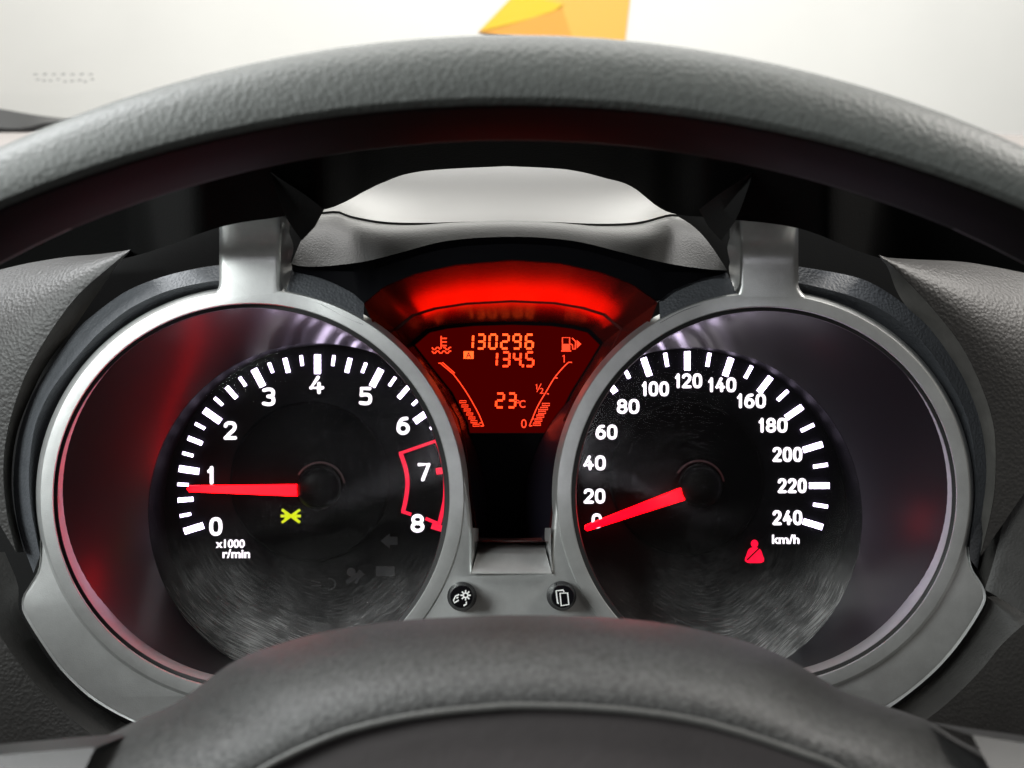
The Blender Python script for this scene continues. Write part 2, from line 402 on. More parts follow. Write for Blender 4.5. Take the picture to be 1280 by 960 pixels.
top_rows = [row([(-500, 330), (-100, 300), (300, 290), (640, 285), (980, 290), (1380, 300), (1800, 330)], 0.40, 40),
            row([(-500, 230), (-100, 205), (300, 190), (640, 185), (980, 190), (1380, 205), (1800, 230)], 0.62, 40),
            row([(-600, 168), (-100, 163), (300, 160), (640, 158), (980, 160), (1240, 168), (1380, 172), (1900, 180)], 0.95, 40)]
dt = loft('dashboard_top', top_rows, M['dashtop'], thick=0.01)
tag(dt, 'grey dashboard top running up to the windscreen base', 'dashboard', kind='structure')
ws = thing('windscreen', 'sloping clear windscreen between the dashboard and the white wall', 'windscreen', P(640, 165, 0.95))
wsr = [row([(-700, 172), (640, 160), (2000, 172)], 0.955, 24), row([(-900, -700), (640, -760), (2200, -700)], 0.62, 24)]
loft('glass_pane', wsr, glass_sheet('windscreen_glass'), ws)
# faint ceramic print low on the glass
polys = []
for k in range(7):
    x = 42 + k * 11.5; polys.append([(x, 92), (x + 5, 92 - (k % 2)), (x + 5, 94), (x, 94)])
for k in range(9):
    x = 45 + k * 8.6 + random.uniform(-1, 1); y = 100 + random.uniform(-2, 2)
    polys.append([(x, y), (x + random.uniform(3, 6), y - 0.5), (x + 5, y + 1.5), (x, y + 1.7)])
multi_prism('printed_mark', polys, 0.875, M['mark'], ws, thick=0.0002)
sl = loft('windscreen_seal', [row([(-160, 116), (-60, 127), (0, 136), (40, 143), (72, 147), (110, 150)], 0.93, 20),
                              row([(-160, 150), (-60, 155), (0, 160), (30, 160), (60, 153), (110, 151)], 0.90, 20)], M['seal'], thick=0.008)
tag(sl, 'black rubber windscreen seal tapering behind the wheel rim', 'seal')

# ------------------------------------------------------------------ instrument hood: roof, back, wings, fins
hood = thing('instrument_hood', 'dark arched instrument hood shading the gauges, with pointed side wings', 'hood', P(640, 700, 0.30))
rear = [(-320, 500), (-150, 400), (0, 350), (160, 322), (275, 284), (345, 272), (405, 262), (430, 253), (479, 228), (528, 214), (627, 208), (640, 208), (709, 212), (758, 223), (791, 234), (835, 265), (900, 273), (1000, 286), (1110, 325), (1280, 350), (1430, 400), (1600, 500)]
front = [(-420, 420), (-150, 320), (0, 240), (160, 168), (320, 124), (480, 112), (640, 108), (800, 112), (960, 124), (1120, 168), (1280, 240), (1430, 320), (1700, 420)]
NR = 260
def byx(pts, n, x0, x1, d):
    """row sampled at even x"""
    q = spl(pts, 2400); out = []
    for i in range(n):
        x = x0 + (x1 - x0) * i / (n - 1)
        b = min(range(len(q)), key=lambda k: abs(q[k][0] - x)); out.append(P(x, q[b][1], d))
    return out
fr_ = byx(front, NR, -300, 1580, 0.198); re_ = byx(rear, NR, -300, 1580, 0.275)
def side_blend(px): u = max(0.0, min(1.0, (abs(px - 640) - 385) / 95.0)); return u * u * (3 - 2 * u)
for k in range(NR):                              # the arch draws back at both sides, clear of the wings
    px = -300 + 1880.0 * k / (NR - 1); u = side_blend(px)
    fr_[k] = fr_[k] * ((0.198 + 0.086 * u) / 0.198); g = max(0.0, min(1.0, (135 - abs(abs(px - 640) - 325)) / 60.0)); g = g * g * (3 - 2 * g)
    re_[k] = re_[k] * ((0.275 + 0.022 * u - 0.036 * g) / 0.275)
mid = lerp_rows(fr_, re_, 0.45); mid = [p + Vector((0, 0, 0.006)) for p in mid]
up = Vector((0, 0, 0.006))
loft('hood_roof', [fr_, mid, re_, [p + up for p in re_], [p + up for p in mid], [p + up for p in fr_], fr_], M['roof'], hood)
# dark plate added behind the gauges (below the pod) to block light and holes
bk = [(-300, 560), (-300, 400), (0, 300), (160, 275), (275, 255), (345, 250), (395, 250), (440, 292), (640, 300), (815, 292), (855, 250), (935, 250), (1000, 255), (1110, 275), (1280, 300), (1580, 400), (1580, 560)]
loft('light_block_plate', [byx(bk[1:-1], 240, -290, 1570, 0.335), byx([(-300, 1150), (1580, 1150)], 240, -290, 1570, 0.335)], M['dark'], hood, thick=0.004)
# wings: grained outer flanks with a pointed tip, and the narrow facet that runs down beside each gauge
def wing(top, edge, edge2, dtop, dedge, mir):
    n = 34
    T = spl(top, n); E = spl(edge, n); rows = []
    for k in range(11):
        t = k / 10.0
        r = []
        for i in range(n):
            x = T[i][0] + (E[i][0] - T[i][0]) * t; y = T[i][1] + (E[i][1] - T[i][1]) * t
            s = i / (n - 1.0)
            d = dedge + (dtop - dedge) * ((1 - t) ** 3.6) * (1 - (1 - s) ** 3)
            r.append(P(x, y, d))
        rows.append(r)
    w = loft('hood_wing', rows, M['grain'], hood)
    E1 = [P(x, y, dedge) for x, y in spl(edge, 60)]; E2 = [P(x, y, dedge + 0.008) for x, y in spl(edge2, 60)]
    mid = [p + (q - p) * 0.5 + Vector((0, -0.001, 0)) for p, q in zip(E1, E2)]
    loft('facet', [[p + Vector((0, 0.0002, 0)) for p in E1], mid, E2], M['facet'], w)
    # rolled back edge above the wing so that it has depth
    loft('wing_back', [[P(x, y, dedge + (dtop - dedge) * (1 - (1 - i / (n - 1.0)) ** 3)) for i, (x, y) in enumerate(T)],
                       [P(x, y + 3, 0.325) for x, y in T]], M['dark'], w)
wing([(163, 312), (152, 314), (120, 318), (85, 321), (40, 328), (0, 337), (-60, 352), (-160, 385)],
     [(163, 312), (140, 331), (100, 366), (70, 404), (45, 444), (27, 480), (10, 535), (4, 585), (8, 640), (20, 690)],
     [(162, 315), (146, 332), (120, 370), (92, 410), (62, 450), (45, 481), (23, 535), (15, 585), (17, 632), (30, 690)], 0.285, 0.2595, 1)
wing([(1099, 319), (1110, 322), (1140, 324), (1200, 327), (1240, 333), (1280, 341), (1340, 354), (1440, 385)],
     [(1099, 319), (1117, 334), (1135, 352), (1170, 390), (1202, 432), (1226, 480), (1242, 530), (1245, 580), (1241, 630), (1226, 695)],
     [(1100, 322), (1110, 335), (1120, 362), (1134, 384), (1160, 408), (1185, 442), (1207, 480), (1226, 535), (1232, 585), (1226, 640)], 0.285, 0.2570, -1)
for sgn in (1, -1):
    fx = (lambda x: x) if sgn == 1 else (lambda x: 1279 - x)
    a = [(fx(338), 215, 0.219), (fx(356), 227, 0.222), (fx(382), 244, 0.227), (fx(405), 262, 0.232)]
    b = [(fx(338), 216, 0.220), (fx(345), 238, 0.223), (fx(358), 272, 0.229), (fx(377), 301, 0.235)]
    ra = row(a, 0, 14); rb = row(b, 0, 14)
    m_ = [p + (q - p) * 0.5 + Vector((0, 0.0025, 0)) for p, q in zip(ra, rb)]
    loft('fin', [[p * 1.1 for p in ra], ra, m_, rb, [p * 1.1 for p in rb]], M['fin'], hood)

# lower dash flanks beside the gauges
def flank(name, label, r0, r1, r2, group):
    t = thing(name, label, 'dash panel', P(*r1[3], 0.262))
    n = 40
    A0 = row(r0, 0.285, n); A = row(r0, 0.268, n); B = row(r1, 0.258, n); D = row(r2, 0.262, n)
    ab = [p + (q - p) * 0.6 + Vector((0, -0.001, 0)) for p, q in zip(A, B)]
    loft('smooth_band', [A0, A, ab, B], M['dash'], t)
    bd = [p + (q - p) * 0.22 + Vector((0, -0.002, 0)) for p, q in zip(B, D)]
    loft('grained_face', [[p + Vector((0, 0.0001, 0)) for p in B], bd, D, [p + Vector((0, 0.02, 0)) for p in D]], M['grain'], t)
    return t
flank('dash_flank', 'black grained dash panel below the tachometer, beside the flared silver trim',
      [(6, 690), (22, 730), (23, 755), (27, 770), (47, 804), (72, 840), (102, 870), (135, 892), (170, 911), (240, 940)],
      [(-80, 690), (-45, 735), (-20, 768), (0, 795), (22, 827), (50, 862), (88, 897), (128, 928), (165, 955), (230, 1000)],
      [(-300, 760), (-260, 820), (-220, 880), (-180, 930), (-130, 980), (-80, 1030), (-20, 1080), (40, 1110), (90, 1130), (160, 1150)], None)
flank('dash_flank', 'black grained dash panel below the speedometer, under the curved seam',
      [(1262, 750), (1236, 745), (1233, 757), (1214, 790), (1189, 824), (1159, 855), (1118, 886), (1060, 920)],
      [(1300, 772), (1290, 774), (1278, 782), (1252, 806), (1226, 838), (1192, 872), (1160, 898), (1100, 940)],
      [(1500, 800), (1490, 840), (1480, 880), (1450, 930), (1400, 980), (1350, 1040), (1290, 1080), (1200, 1120)], None)
# upper right panel above that seam
t = thing('dash_side_panel', 'dark grey textured dash panel right of the speedometer, above the seam', 'dash panel', P(1290, 740, 0.262))
ra = row([(1262, 430), (1261, 480), (1262, 580), (1256, 642), (1243, 698), (1231, 737)], 0.262, 40)
rb = row([(1700, 430), (1700, 480), (1700, 580), (1700, 660), (1650, 780), (1400, 842)], 0.255, 40)
loft('textured_face', [[p + Vector((0, 0.02, 0)) for p in ra], ra, [p + (q - p) * 0.04 + Vector((0, -0.0015, 0)) for p, q in zip(ra, rb)], rb], M['dash'], t)

# ------------------------------------------------------------------ centre pod over the display
pod = thing('display_pod', 'brow shaped centre pod above the red display, pale glossy top', 'pod', P(640, 340, 0.26))
seam = [(402, 265), (412, 264), (424, 264), (440, 270), (480, 277), (530, 278.5), (600, 276.5), (640, 276), (680, 277), (740, 279.5), (780, 279), (805, 276), (835, 268), (846, 268)]
upper = [(396, 262), (410, 252), (424, 244), (440, 233), (480, 213), (530, 199), (600, 192), (640, 190), (680, 192), (740, 202), (780, 214), (805, 226), (835, 250), (850, 262)]
N = 60
s0 = row(seam, 0.279, N); u0 = row(upper, 0.320, N)
lens_rows = []
for k in range(9):
    t = k / 8.0
    dip = 0.0035 * math.sin(t * math.pi)
    lens_rows.append([p + (q - p) * t + Vector((0, dip, 0)) for p, q in zip(s0, u0)])
loft('pod_top', [[p + Vector((0, 0.004, -0.003)) for p in s0]] + lens_rows, M['pod'], pod, flat_angle=math.radians(60))
browA = [(401, 268), (412, 267), (424, 267), (440, 273), (480, 280), (530, 281.5), (600, 279.5), (640, 279), (680, 280), (740, 282.5), (780, 282), (805, 279), (835, 271), (848, 271)]
browE = [(364, 330), (378, 333), (400, 333), (425, 331), (460, 326), (500, 316), (560, 301), (640, 296), (715, 301), (775, 315), (815, 325), (850, 332), (890, 337), (909, 338)]
bA = row(browA, 0.278, N); bE = row(browE, 0.259, N)
br = [[p + Vector((0, 0.004, -0.002)) for p in bA]]
for k in range(9):
    t = k / 8.0
    br.append([p + (q - p) * t + Vector((0, 0, 0.0026 * math.sin(t * math.pi))) for p, q in zip(bA, bE)])
loft('brow', br, M['brow'], pod, flat_angle=math.radians(60))
cavt = [(366, 339), (388, 343), (410, 350), (440, 365), (455, 379), (480, 358), (520, 342), (570, 331), (640, 325), (700, 329), (750, 340), (790, 355), (823, 377), (840, 363), (870, 350), (895, 344), (908, 341)]
fE = row(browE, 0.2592, N); fC = row(cavt, 0.263, N, smooth=False)
loft('pod_front', [fE, [p + (q - p) * 0.25 + Vector((0, 0.002, 0)) for p, q in zip(fE, fC)], fC, [p + Vector((0, 0.006, 0)) for p in fC]], M['face'], pod)
for tp, bt in (([(365, 337), (385, 343), (410, 351), (440, 366), (455, 379)], [(354, 368), (380, 374), (400, 380), (432, 397), (454, 406)]),
               ([(909, 341), (890, 345), (870, 351), (840, 363), (824, 377)], [(923, 370), (900, 375), (867, 384), (845, 393), (825, 404)])):
    a = row(tp, 0.2645, 16); b = row(bt, 0.2605, 16)
    loft('shoulder', [[p + Vector((0, 0.01, 0)) for p in a], a, lerp_rows(a, b, 0.5), b], M['shroud'], pod)

# ------------------------------------------------------------------ silver trim
trim = thing('bezel_trim', 'silver painted trim framing both gauges and the centre display', 'trim', P(640, 900, 0.262))
outline = [(269, 369), (247, 374), (225, 381), (187, 398), (150, 424), (117, 452), (96, 480), (75, 513), (58, 547), (50, 585), (49, 620), (51, 655), (51, 690), (47, 715), (37, 732), (29, 745), (27, 755), (30, 767), (50, 800), (75, 835), (105, 865), (135, 886), (170, 904),
           (250, 938), (330, 950), (450, 935), (540, 890), (640, 870), (740, 890), (830, 935), (950, 950), (1040, 920), (1115, 880), (1155, 850), (1185, 820), (1210, 787), (1229, 755), (1231, 742), (1227, 730), (1217, 715), (1211, 695), (1209, 667), (1212, 630), (1212, 592), (1203, 550), (1190, 512), (1172, 480), (1140, 440), (1100, 410), (1060, 388), (1030, 378), (1005, 372),
           (960, 366), (922, 369), (867, 382), (827, 401), (802, 420), (775, 442), (757, 462), (742, 480), (722, 511), (709, 547), (700, 587), (694, 630), (690, 675)]
outl = spl(outline, 260) + [(689.5, 700), (689, 716), (590, 716), (590, 700)] + spl([(590, 675), (587, 642), (582, 605), (571, 552), (555, 512), (534, 480), (510, 452), (480, 425), (452, 404), (432, 394), (395, 377), (357, 366), (315, 362)], 70)
curve_plate('trim_plate', [outl, ell(*LB, 120), ell(*RB, 120)], DB + 0.0012, M['silver'], trim, extrude=0.0035, bevel=0.0011, res=3, flat_angle=math.radians(60))
def ring(c, side):
    cx, cy, a, b = c; n = 160
    # (outward offset in px, depth) profile; lift fades on the inner side where the ring runs into the bridge
    prof = [(0.0, 0.012), (0.0, 0.0009), (0.5, 0.0003), (1.4, 0.0), (9, -0.0001), (16.2, 0.0), (17.2, 0.00035), (17.8, 0.0009), (22.5, 0.0055)]
    rows = []
    for off, dd in prof:
        r = []
        for i in range(n):
            th = 2 * math.pi * i / n
            x = math.cos(th); z = math.sin(th)
            inner = max(0.0, min(1.0, (x * side + 0.15) / 0.5)); inner = inner * inner * (3 - 2 * inner)
            lift = 0.0030 * (1 - inner) + 0.0006 * inner
            o = off * (1 + 0.12 * inner)
            r.append(P(cx + (a + o) * x, cy - (b + o) * z, DB + dd - lift + 0.0012))
        rows.append(r)
    return loft('gauge_ring', rows, M['silver'], trim, closed=True, flat_angle=math.radians(30))
ring(LB, 1); ring(RB, -1)
def flange(inn, out):
    n = 60; a = row(inn, DB + 0.0035, n); c = row(out, DB + 0.0012, n); rows = []
    for k in range(8):
        t = k / 7.0
        rows.append([p + (q - p) * t + Vector((0, 0.0009 * math.sin(math.pi * t), 0)) for p, q in zip(a, c)])
    rows.append([p + Vector((0, 0.0012, 0)) * 1 for p in row([(x + (x - 640) * 0.002, y + 0.8) for x, y in out], DB + 0.0012, n)])
    rows.append([p + Vector((0, 0.008, 0)) for p in rows[-1]])
    loft('trim_flange', rows, M['silver'], trim, flat_angle=math.radians(50))
flange([(50, 676), (57, 690), (64, 706), (71, 722), (80, 742), (95, 766), (112, 787), (132, 804), (150, 818), (175, 834), (200, 848), (242, 868), (300, 884)],
       [(50, 676), (50, 698), (47, 714), (37, 731), (29, 744), (27, 755), (30, 768), (50, 801), (75, 836), (105, 866), (136, 887), (172, 905), (250, 940)])
flange([(1211, 684), (1204, 695), (1196, 707), (1187, 721), (1177, 736), (1160, 759), (1137, 789), (1118, 807), (1100, 822), (1077, 836), (1052, 847), (1000, 868)],
       [(1211, 684), (1213, 702), (1217, 714), (1227, 729), (1232, 742), (1230, 756), (1211, 788), (1186, 821), (1156, 851), (1116, 882), (1080, 905), (1030, 930)])
# posts that run from the top of each ring back under the hood
def post(xl, xr, fillet, inner):
    n = 24; rows = []
    cx, a_, side = (314, 247, 1) if inner == 'r' else (955, 240, -1)
    def base(px):                                # follows the face of the ring below
        t = max(0.0, min(1.0, ((px - cx) / a_ * side + 0.15) / 0.5)); t = t * t * (3 - 2 * t)
        return DB + 0.0012 - (0.0030 * (1 - t) + 0.0006 * t) - 0.00008
    for k in range(22):
        y = 371 - k * 4.9
        u = max(0.0, (328 - y) / 55.0)
        fl = 9.0 * max(0.0, (y - 354) / 16.0) ** 2
        a, b = xl(y) - (fl if not inner == 'l' else fl * 0.4), xr(y) + (fl if not inner == 'r' else fl * 0.4)
        rr = []
        for i in range(n):
            px = a + (b - a) * i / (n - 1); e = abs(2.0 * i / (n - 1) - 1) ** 24
            rr.append(P(px, y, base(px) - 0.013 * u ** 1.9 + 0.0010 * e))
        rows.append([rr[0] + Vector((0, 0.010, 0))] + rr + [rr[-1] + Vector((0, 0.010, 0))])
    loft('trim_post', rows, M['silver'], trim, flat_angle=math.radians(50))
post(lambda y: 274, lambda y: 351, 1, 'r')
post(lambda y: 923, lambda y: 998, 1, 'l')
for sgn in (1, -1):
    fx = (lambda x: x) if sgn == 1 else (lambda x: 1276 - x)
    fr0 = row([(fx(352), 278, 0.249), (fx(351.5), 300, 0.2555), (fx(350.5), 340, 0.2585), (fx(352), 356, 0.2586), (fx(357), 364, 0.2586)], 0, 16)
    bk0 = row([(fx(354), 276, 0.252), (fx(366.5), 306, 0.260), (fx(363.5), 328, 0.265), (fx(365), 338, 0.265), (fx(358), 363, 0.2595)], 0, 16)
    loft('post_side', [fr0, [p + (q - p) * 0.5 + Vector((0, 0.0008, 0)) for p, q in zip(fr0, bk0)], bk0], M['silver'], trim)
# sloped notch under the display
na = row([(589, 717), (690, 717)], DB - 0.0005, 12, smooth=False); nb = row([(596, 692), (683, 692)], 0.2655, 12, smooth=False); nc = row([(598, 676), (681, 676)], 0.276, 12, smooth=False)
loft('notch', [na, nb, nc], M['silver'], trim)
for x0, x1, x2 in ((589, 595, 598), (690, 684, 681)):
    a = row([(x0, 717), (x0 + (1 if x0 < 640 else -1), 690), (x0 + (1.5 if x0 < 640 else -1.5), 660)], DB, 8); b = row([(x1, 692), (x2, 676), (x2, 660)], 0.272, 8)
    loft('notch_side', [a, b], M['silver'], trim)

# shroud rings outside the silver trim
def shroud(in_, mid_, out_, parent, name='shroud'):
    n = 70
    a = row(in_, DB + 0.009, n); b = row(mid_, DB + 0.0015, n); c = row(out_, DB + 0.0055, n); d = row(out_, 0.300, n)
    loft(name, [a, b, lerp_rows(b, c, 0.85), c, d], M['shroud'], parent, flat_angle=math.radians(25))

# ------------------------------------------------------------------ gauges
def gauge(c, cov, parent, matl):
    cx, cy, a, b = c; n = 120
    e0 = [P(x, y, DB + 0.0008) for x, y in ell(cx, cy, a + 1.5, b + 1.5, n)]
    e1 = [P(x, y, DB + 0.0012) for x, y in ell(cx, cy, a - 4.5, b - 4.5, n)]
    e2 = [P(x, y, DB + 0.005) for x, y in ell(cx, cy, a - 5.5, b - 5.5, n)]
    loft('gasket', [e0, e1, e2], M['seal'], parent, closed=True)
    f = [P(x, y, DL) for x, y in ell(*cov, n)]
    g = [p * 1.0 for p in f]
    rows = [e2] + [lerp_rows(e2, f, t) for t in (0.03, 0.25, 0.5, 0.75)] + [f]
    dk = [Vector((p.x, DD + 0.001, p.z)) for p in f]
    loft('tube_wall', rows, M['tube'], parent, closed=True)
    ctr = P(cov[0], cov[1], DD)
    # dial face with a stepped rim
    V = dk + [Vector((p.x, DL + 0.0004, p.z)) for p in f]; F = [tuple(range(n))] + [(i, (i + 1) % n, n + (i + 1) % n, n + i) for i in range(n)]
    mesh_obj('dial_face', V, F, M['face'], parent)
    # clear cover
    cc = P(cov[0], cov[1], DL)
    mesh_obj('clear_cover', f, [tuple(range(n))], matl, parent, center=cc, smooth=False)

def disc(name, cx, cy, r, d, h, mt, parent, n=72, edge=0.0012):
    k = d / FPX; c = P(cx, cy, d); rows = []
    for rr, dy in ((r * k, 0), (r * k, -h + edge), (r * k - edge, -h), (0.0006, -h)):
        rows.append([c + Vector((rr * math.cos(2 * math.pi * i / n), dy, rr * math.sin(2 * math.pi * i / n))) for i in range(n)])
    return loft(name, rows, mt, parent, closed=True, cap1=True, flat_angle=math.radians(60))

def tick(pc, ax, r0, r1, w, deg, mt, parent):
    th = math.radians(deg); ca, sa = math.cos(th), math.sin(th)
    def q(r, s):
        return (pc[0] + r * ax[0] * ca - s * sa, pc[1] - (r * ax[1] * sa + s * ca))
    prism('tick', [q(r0, -w / 2), q(r1, -w / 2), q(r1, w / 2), q(r0, w / 2)], DD, mt, parent)

def needle(pc, tip, base, w0, w1, parent):
    d = DD - 0.0055
    dx, dy = tip[0] - base[0], tip[1] - base[1]; l = math.hypot(dx, dy); nx, ny = -dy / l, dx / l
    poly = [(base[0] + nx * w1 / 2, base[1] + ny * w1 / 2), (tip[0] + nx * w0 / 2, tip[1] + ny * w0 / 2), (tip[0] + dx / l * 2.5, tip[1] + dy / l * 2.5), (tip[0] - nx * w0 / 2, tip[1] - ny * w0 / 2), (base[0] - nx * w1 / 2, base[1] - ny * w1 / 2)]
    o = prism('needle', poly, d, M['needle'], parent, thick=0.0014)
    cap = disc('needle_cap', pc[0], pc[1], 26, DD - 0.003, 0.0062, M['cap'], o, edge=0.0024)
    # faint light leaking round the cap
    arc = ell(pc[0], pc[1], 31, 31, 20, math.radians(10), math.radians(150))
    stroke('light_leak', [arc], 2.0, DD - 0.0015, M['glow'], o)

# tachometer ----
tach = thing('tachometer', 'round tachometer numbered 0 to 8 with red needle near idle', 'gauge', P(314, 862, 0.29))
gauge(LB, LC, tach, lens_material(1.0, -1))
shroud([(300, 363), (268, 368), (225, 380), (187, 397), (150, 424), (117, 450), (96, 479), (75, 512), (57, 547), (50, 585), (49, 620), (51, 655), (52, 690)],
       [(300, 350), (262, 352), (215, 362), (180, 376), (150, 394), (112, 428), (70, 479), (50, 515), (41, 545), (36, 590), (38, 630), (43, 660), (50, 694)],
       [(300, 330), (262, 333), (210, 344), (162, 362), (125, 387), (92, 417), (48, 480), (33, 512), (23, 545), (17, 588), (18, 630), (26, 672), (42, 716)], tach)
TP = (397, 612); TA = (1.0, 0.965)
disc('inner_disc', 388, 602, 100, DD, 0.0016, M['disc'], tach)
for k in range(0, 33):
    v = k / 4.0; deg = 198 - 27.0 * v
    if k % 4 == 0: r0, w = 150, 8.0
    elif k % 2 == 0: r0, w = 156, 5.4
    else: r0, w = 161.5, 3.7
    if v in (7.0, 8.0): mt = M['redline']
    elif v > 6.4: continue
    else: mt = M['white']
    tick(TP, TA, r0, 175, w, deg, mt, tach)
for s, x, y, w in (('0', 270, 658, 16), ('1', 264, 594, 10), ('2', 288, 538, 16.5), ('3', 336, 496, 16.5), ('4', 396, 481, 18.5), ('5', 457, 495, 16.5), ('6', 504, 532, 16.5), ('7', 530, 590, 16), ('8', 522, 654, 17)):
    numeral(s, x, y, w, 23, 4.3, DD, M['numw'], tach)
text('unit_text', 'x1000', 288, 679.5, 36, 10.5, DD, M['numw'], tach, bold=0.02)
text('unit_text', 'r/min', 295.5, 692, 34, 11, DD, M['numw'], tach, bold=0.02)
inner = spl([(501, 567), (507, 585), (509.5, 603), (507.5, 623), (504, 639)], 14)
outer1 = spl([(546, 551), (551, 564), (554, 579)], 6); outer2 = spl([(556.5, 594), (557, 610), (555.5, 628), (549, 655)], 8)
stroke('redline_band', [inner], 5.0, DD - 0.0001, M['redline'], tach)
stroke('redline_band', [[(499, 567), (548, 550)]], 3.6, DD - 0.0001, M['redline'], tach)
stroke('redline_band', [outer1], 5.0, DD - 0.0001, M['redline'], tach)
stroke('redline_band', [outer2], 5.0, DD - 0.0001, M['redline'], tach)
stroke('redline_band', [[(502, 639), (514, 643)]], 4.0, DD - 0.0001, M['redline'], tach)
stroke('redline_band', [[(532, 648), (549, 655)]], 4.0, DD - 0.0001, M['redline'], tach)
needle((400, 609), (238, 610.5), (372, 612.5), 7.5, 14.5, tach)
# lit yellow lamp and unlit printed symbols
stroke('warning_symbol', [[(352.5, 637), (375, 653)], [(352.5, 653), (375, 637)], [(351, 645), (360, 645)], [(367, 645), (376, 645)], [(356, 641), (362, 645), (356, 649)], [(371, 641), (365, 645), (371, 649)]], 3.2, DD - 0.002, M['yellow'], tach)
prism('unlit_symbol', [(476, 676), (487, 667), (487, 671), (497, 671), (497, 681), (487, 681), (487, 685)], DD, M['dim'], tach)
multi_prism('unlit_symbol', [ell(439, 715, 5.5, 5.5, 12), [(446, 716), (449, 712), (456, 718), (449, 724), (446, 730), (443, 728), (447, 722), (434, 730), (432, 726)]], DD, M['dim'], tach)
prism('unlit_symbol', [(470, 708), (493, 708), (493, 720), (470, 720)], DD, M['dim'], tach)
multi_prism('unlit_symbol', stroke_polys(ell(412, 730, 7, 7, 14, -1.8, 1.8), 1.6) + stroke_polys([(389, 726), (400, 728)], 1.6) + stroke_polys([(389, 732), (401, 732)], 1.6), DD, M['dim'], tach)

# speedometer ----
spd = thing('speedometer', 'round speedometer numbered 0 to 240 km/h with red needle at zero', 'gauge', P(955, 855, 0.29))
gauge(RB, RC, spd, lens_material(5.0, 1))
shroud([(975, 367), (1005, 371), (1060, 387), (1100, 409), (1140, 440), (1170, 478), (1190, 512), (1202, 550), (1211, 592), (1211, 630), (1208, 667), (1211, 695)],
       [(975, 352), (1010, 356), (1070, 372), (1115, 395), (1155, 430), (1189, 480), (1210, 525), (1219, 575), (1221, 610), (1218, 642), (1213, 675), (1212, 698)],
       [(975, 332), (1015, 336), (1080, 350), (1130, 380), (1172, 418), (1208, 470), (1230, 525), (1238, 580), (1238, 620), (1234, 650), (1226, 690), (1222, 712)], spd)
SP = (859, 607); SA = (1.0, 0.945)
disc('inner_disc', 858, 598, 96, DD, 0.0016, M['disc'], spd)
for k in range(0, 25):
    deg = 198 - 9.0 * k
    if k % 2 == 0: tick(SP, SA, 152.5, 177.5, 7.4, deg, M['white'], spd)
    else: tick(SP, SA, 159.5, 177.5, 4.4, deg, M['white'], spd)
for s, x, y, w in (('0', 746, 651, 13), ('20', 743, 620, 27), ('40', 743, 578.5, 28), ('60', 758, 540, 27), ('80', 785, 508, 28), ('100', 819, 486, 34), ('120', 860.5, 476, 34), ('140', 902.5, 481, 35), ('160', 939, 501, 36), ('180', 966, 531.5, 36), ('200', 984, 568, 37), ('220', 990, 607, 36), ('240', 984, 647, 37)):
    numeral(s, x, y, w, 18.5, 3.5, DD, M['numw'], spd)
text('unit_text', 'km/h', 982, 674, 34, 11.5, DD, M['numw'], spd, bold=0.02)
needle((874, 607), (733, 659.5), (858, 615), 7.0, 15.5, spd)
multi_prism('belt_lamp', [ell(943, 679.5, 4.4, 4.9, 14), spl([(939, 684.6), (947, 684.6), (951, 688), (953, 694), (955, 700), (952, 703), (943, 703.5), (934, 703), (931, 700), (933, 694), (935, 688)], 26, closed=True)], DD - 0.0004, M['belt'], spd)
stroke('belt_strap', [[(949, 685), (933.5, 700)]], 1.6, DD - 0.0009, M['face'], spd)

# ------------------------------------------------------------------ centre display
disp = thing('information_display', 'red backlit display reading 130296, 134.5 and 23 degrees between the gauges', 'display', P(640, 676, 0.29))
Fp = [(455, 380), (480, 359), (520, 343), (570, 332), (640, 326), (700, 330), (750, 341), (790, 356), (822, 378), (806, 418), (760, 462), (724, 511), (711, 547), (702, 587), (696, 630), (690, 677), (640, 678), (590, 677), (585, 642), (580, 605), (569, 552), (553, 512), (518, 462), (474, 420)]
Bp = [(514, 428), (533, 412), (556, 407), (590, 403.5), (640, 402), (690, 403.5), (718, 407), (738, 412), (754, 428), (738, 455), (716, 490), (697, 530), (691, 565), (686, 600), (682, 640), (680, 674), (640, 675), (600, 674), (597, 640), (593, 600), (589, 565), (583, 530), (563, 490), (535, 455)]
Fr = [P(x, y, 0.264) for x, y in Fp]; Bk = [P(x, y, 0.300) for x, y in Bp]
def dens(r): 
    out = []
    for i in range(len(r)):
        a, b = r[i], r[(i + 1) % len(r)]
        for t in (0, 0.25, 0.5, 0.75): out.append(a + (b - a) * t)
    return out
Fr, Bk = dens(Fr), dens(Bk)
md = lerp_rows(Fr, Bk, 0.62); cen = sum(Bk, Vector()) / len(Bk)
md2 = [p + (Vector((cen.x, p.y, cen.z)) - p) * 0.018 + Vector((0, 0.0004, 0)) for p in md]
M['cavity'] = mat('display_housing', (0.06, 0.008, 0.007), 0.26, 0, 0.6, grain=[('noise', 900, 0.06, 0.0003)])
cen = sum(Bk, Vector()) / len(Bk)
lip = [p + (cen - p) * 0.035 for p in Bk]
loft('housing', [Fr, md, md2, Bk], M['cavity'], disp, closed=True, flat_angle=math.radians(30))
DS = 0.3015
loft('screen_frame', [Bk, lip, [p + Vector((0, 0.0015, 0)) for p in lip]], M['face'], disp, closed=True)
prism('lcd_screen', [(500, 430), (533, 402), (590, 395), (690, 395), (740, 402), (770, 430), (700, 541), (580, 541)], DS + 0.0004, M['lcd'], disp, thick=0.0004)
prism('lower_mask', [(570, 541.5), (710, 541.5), (700, 700), (580, 700)], DS + 0.0004, M['face'], disp, thick=0.0004)
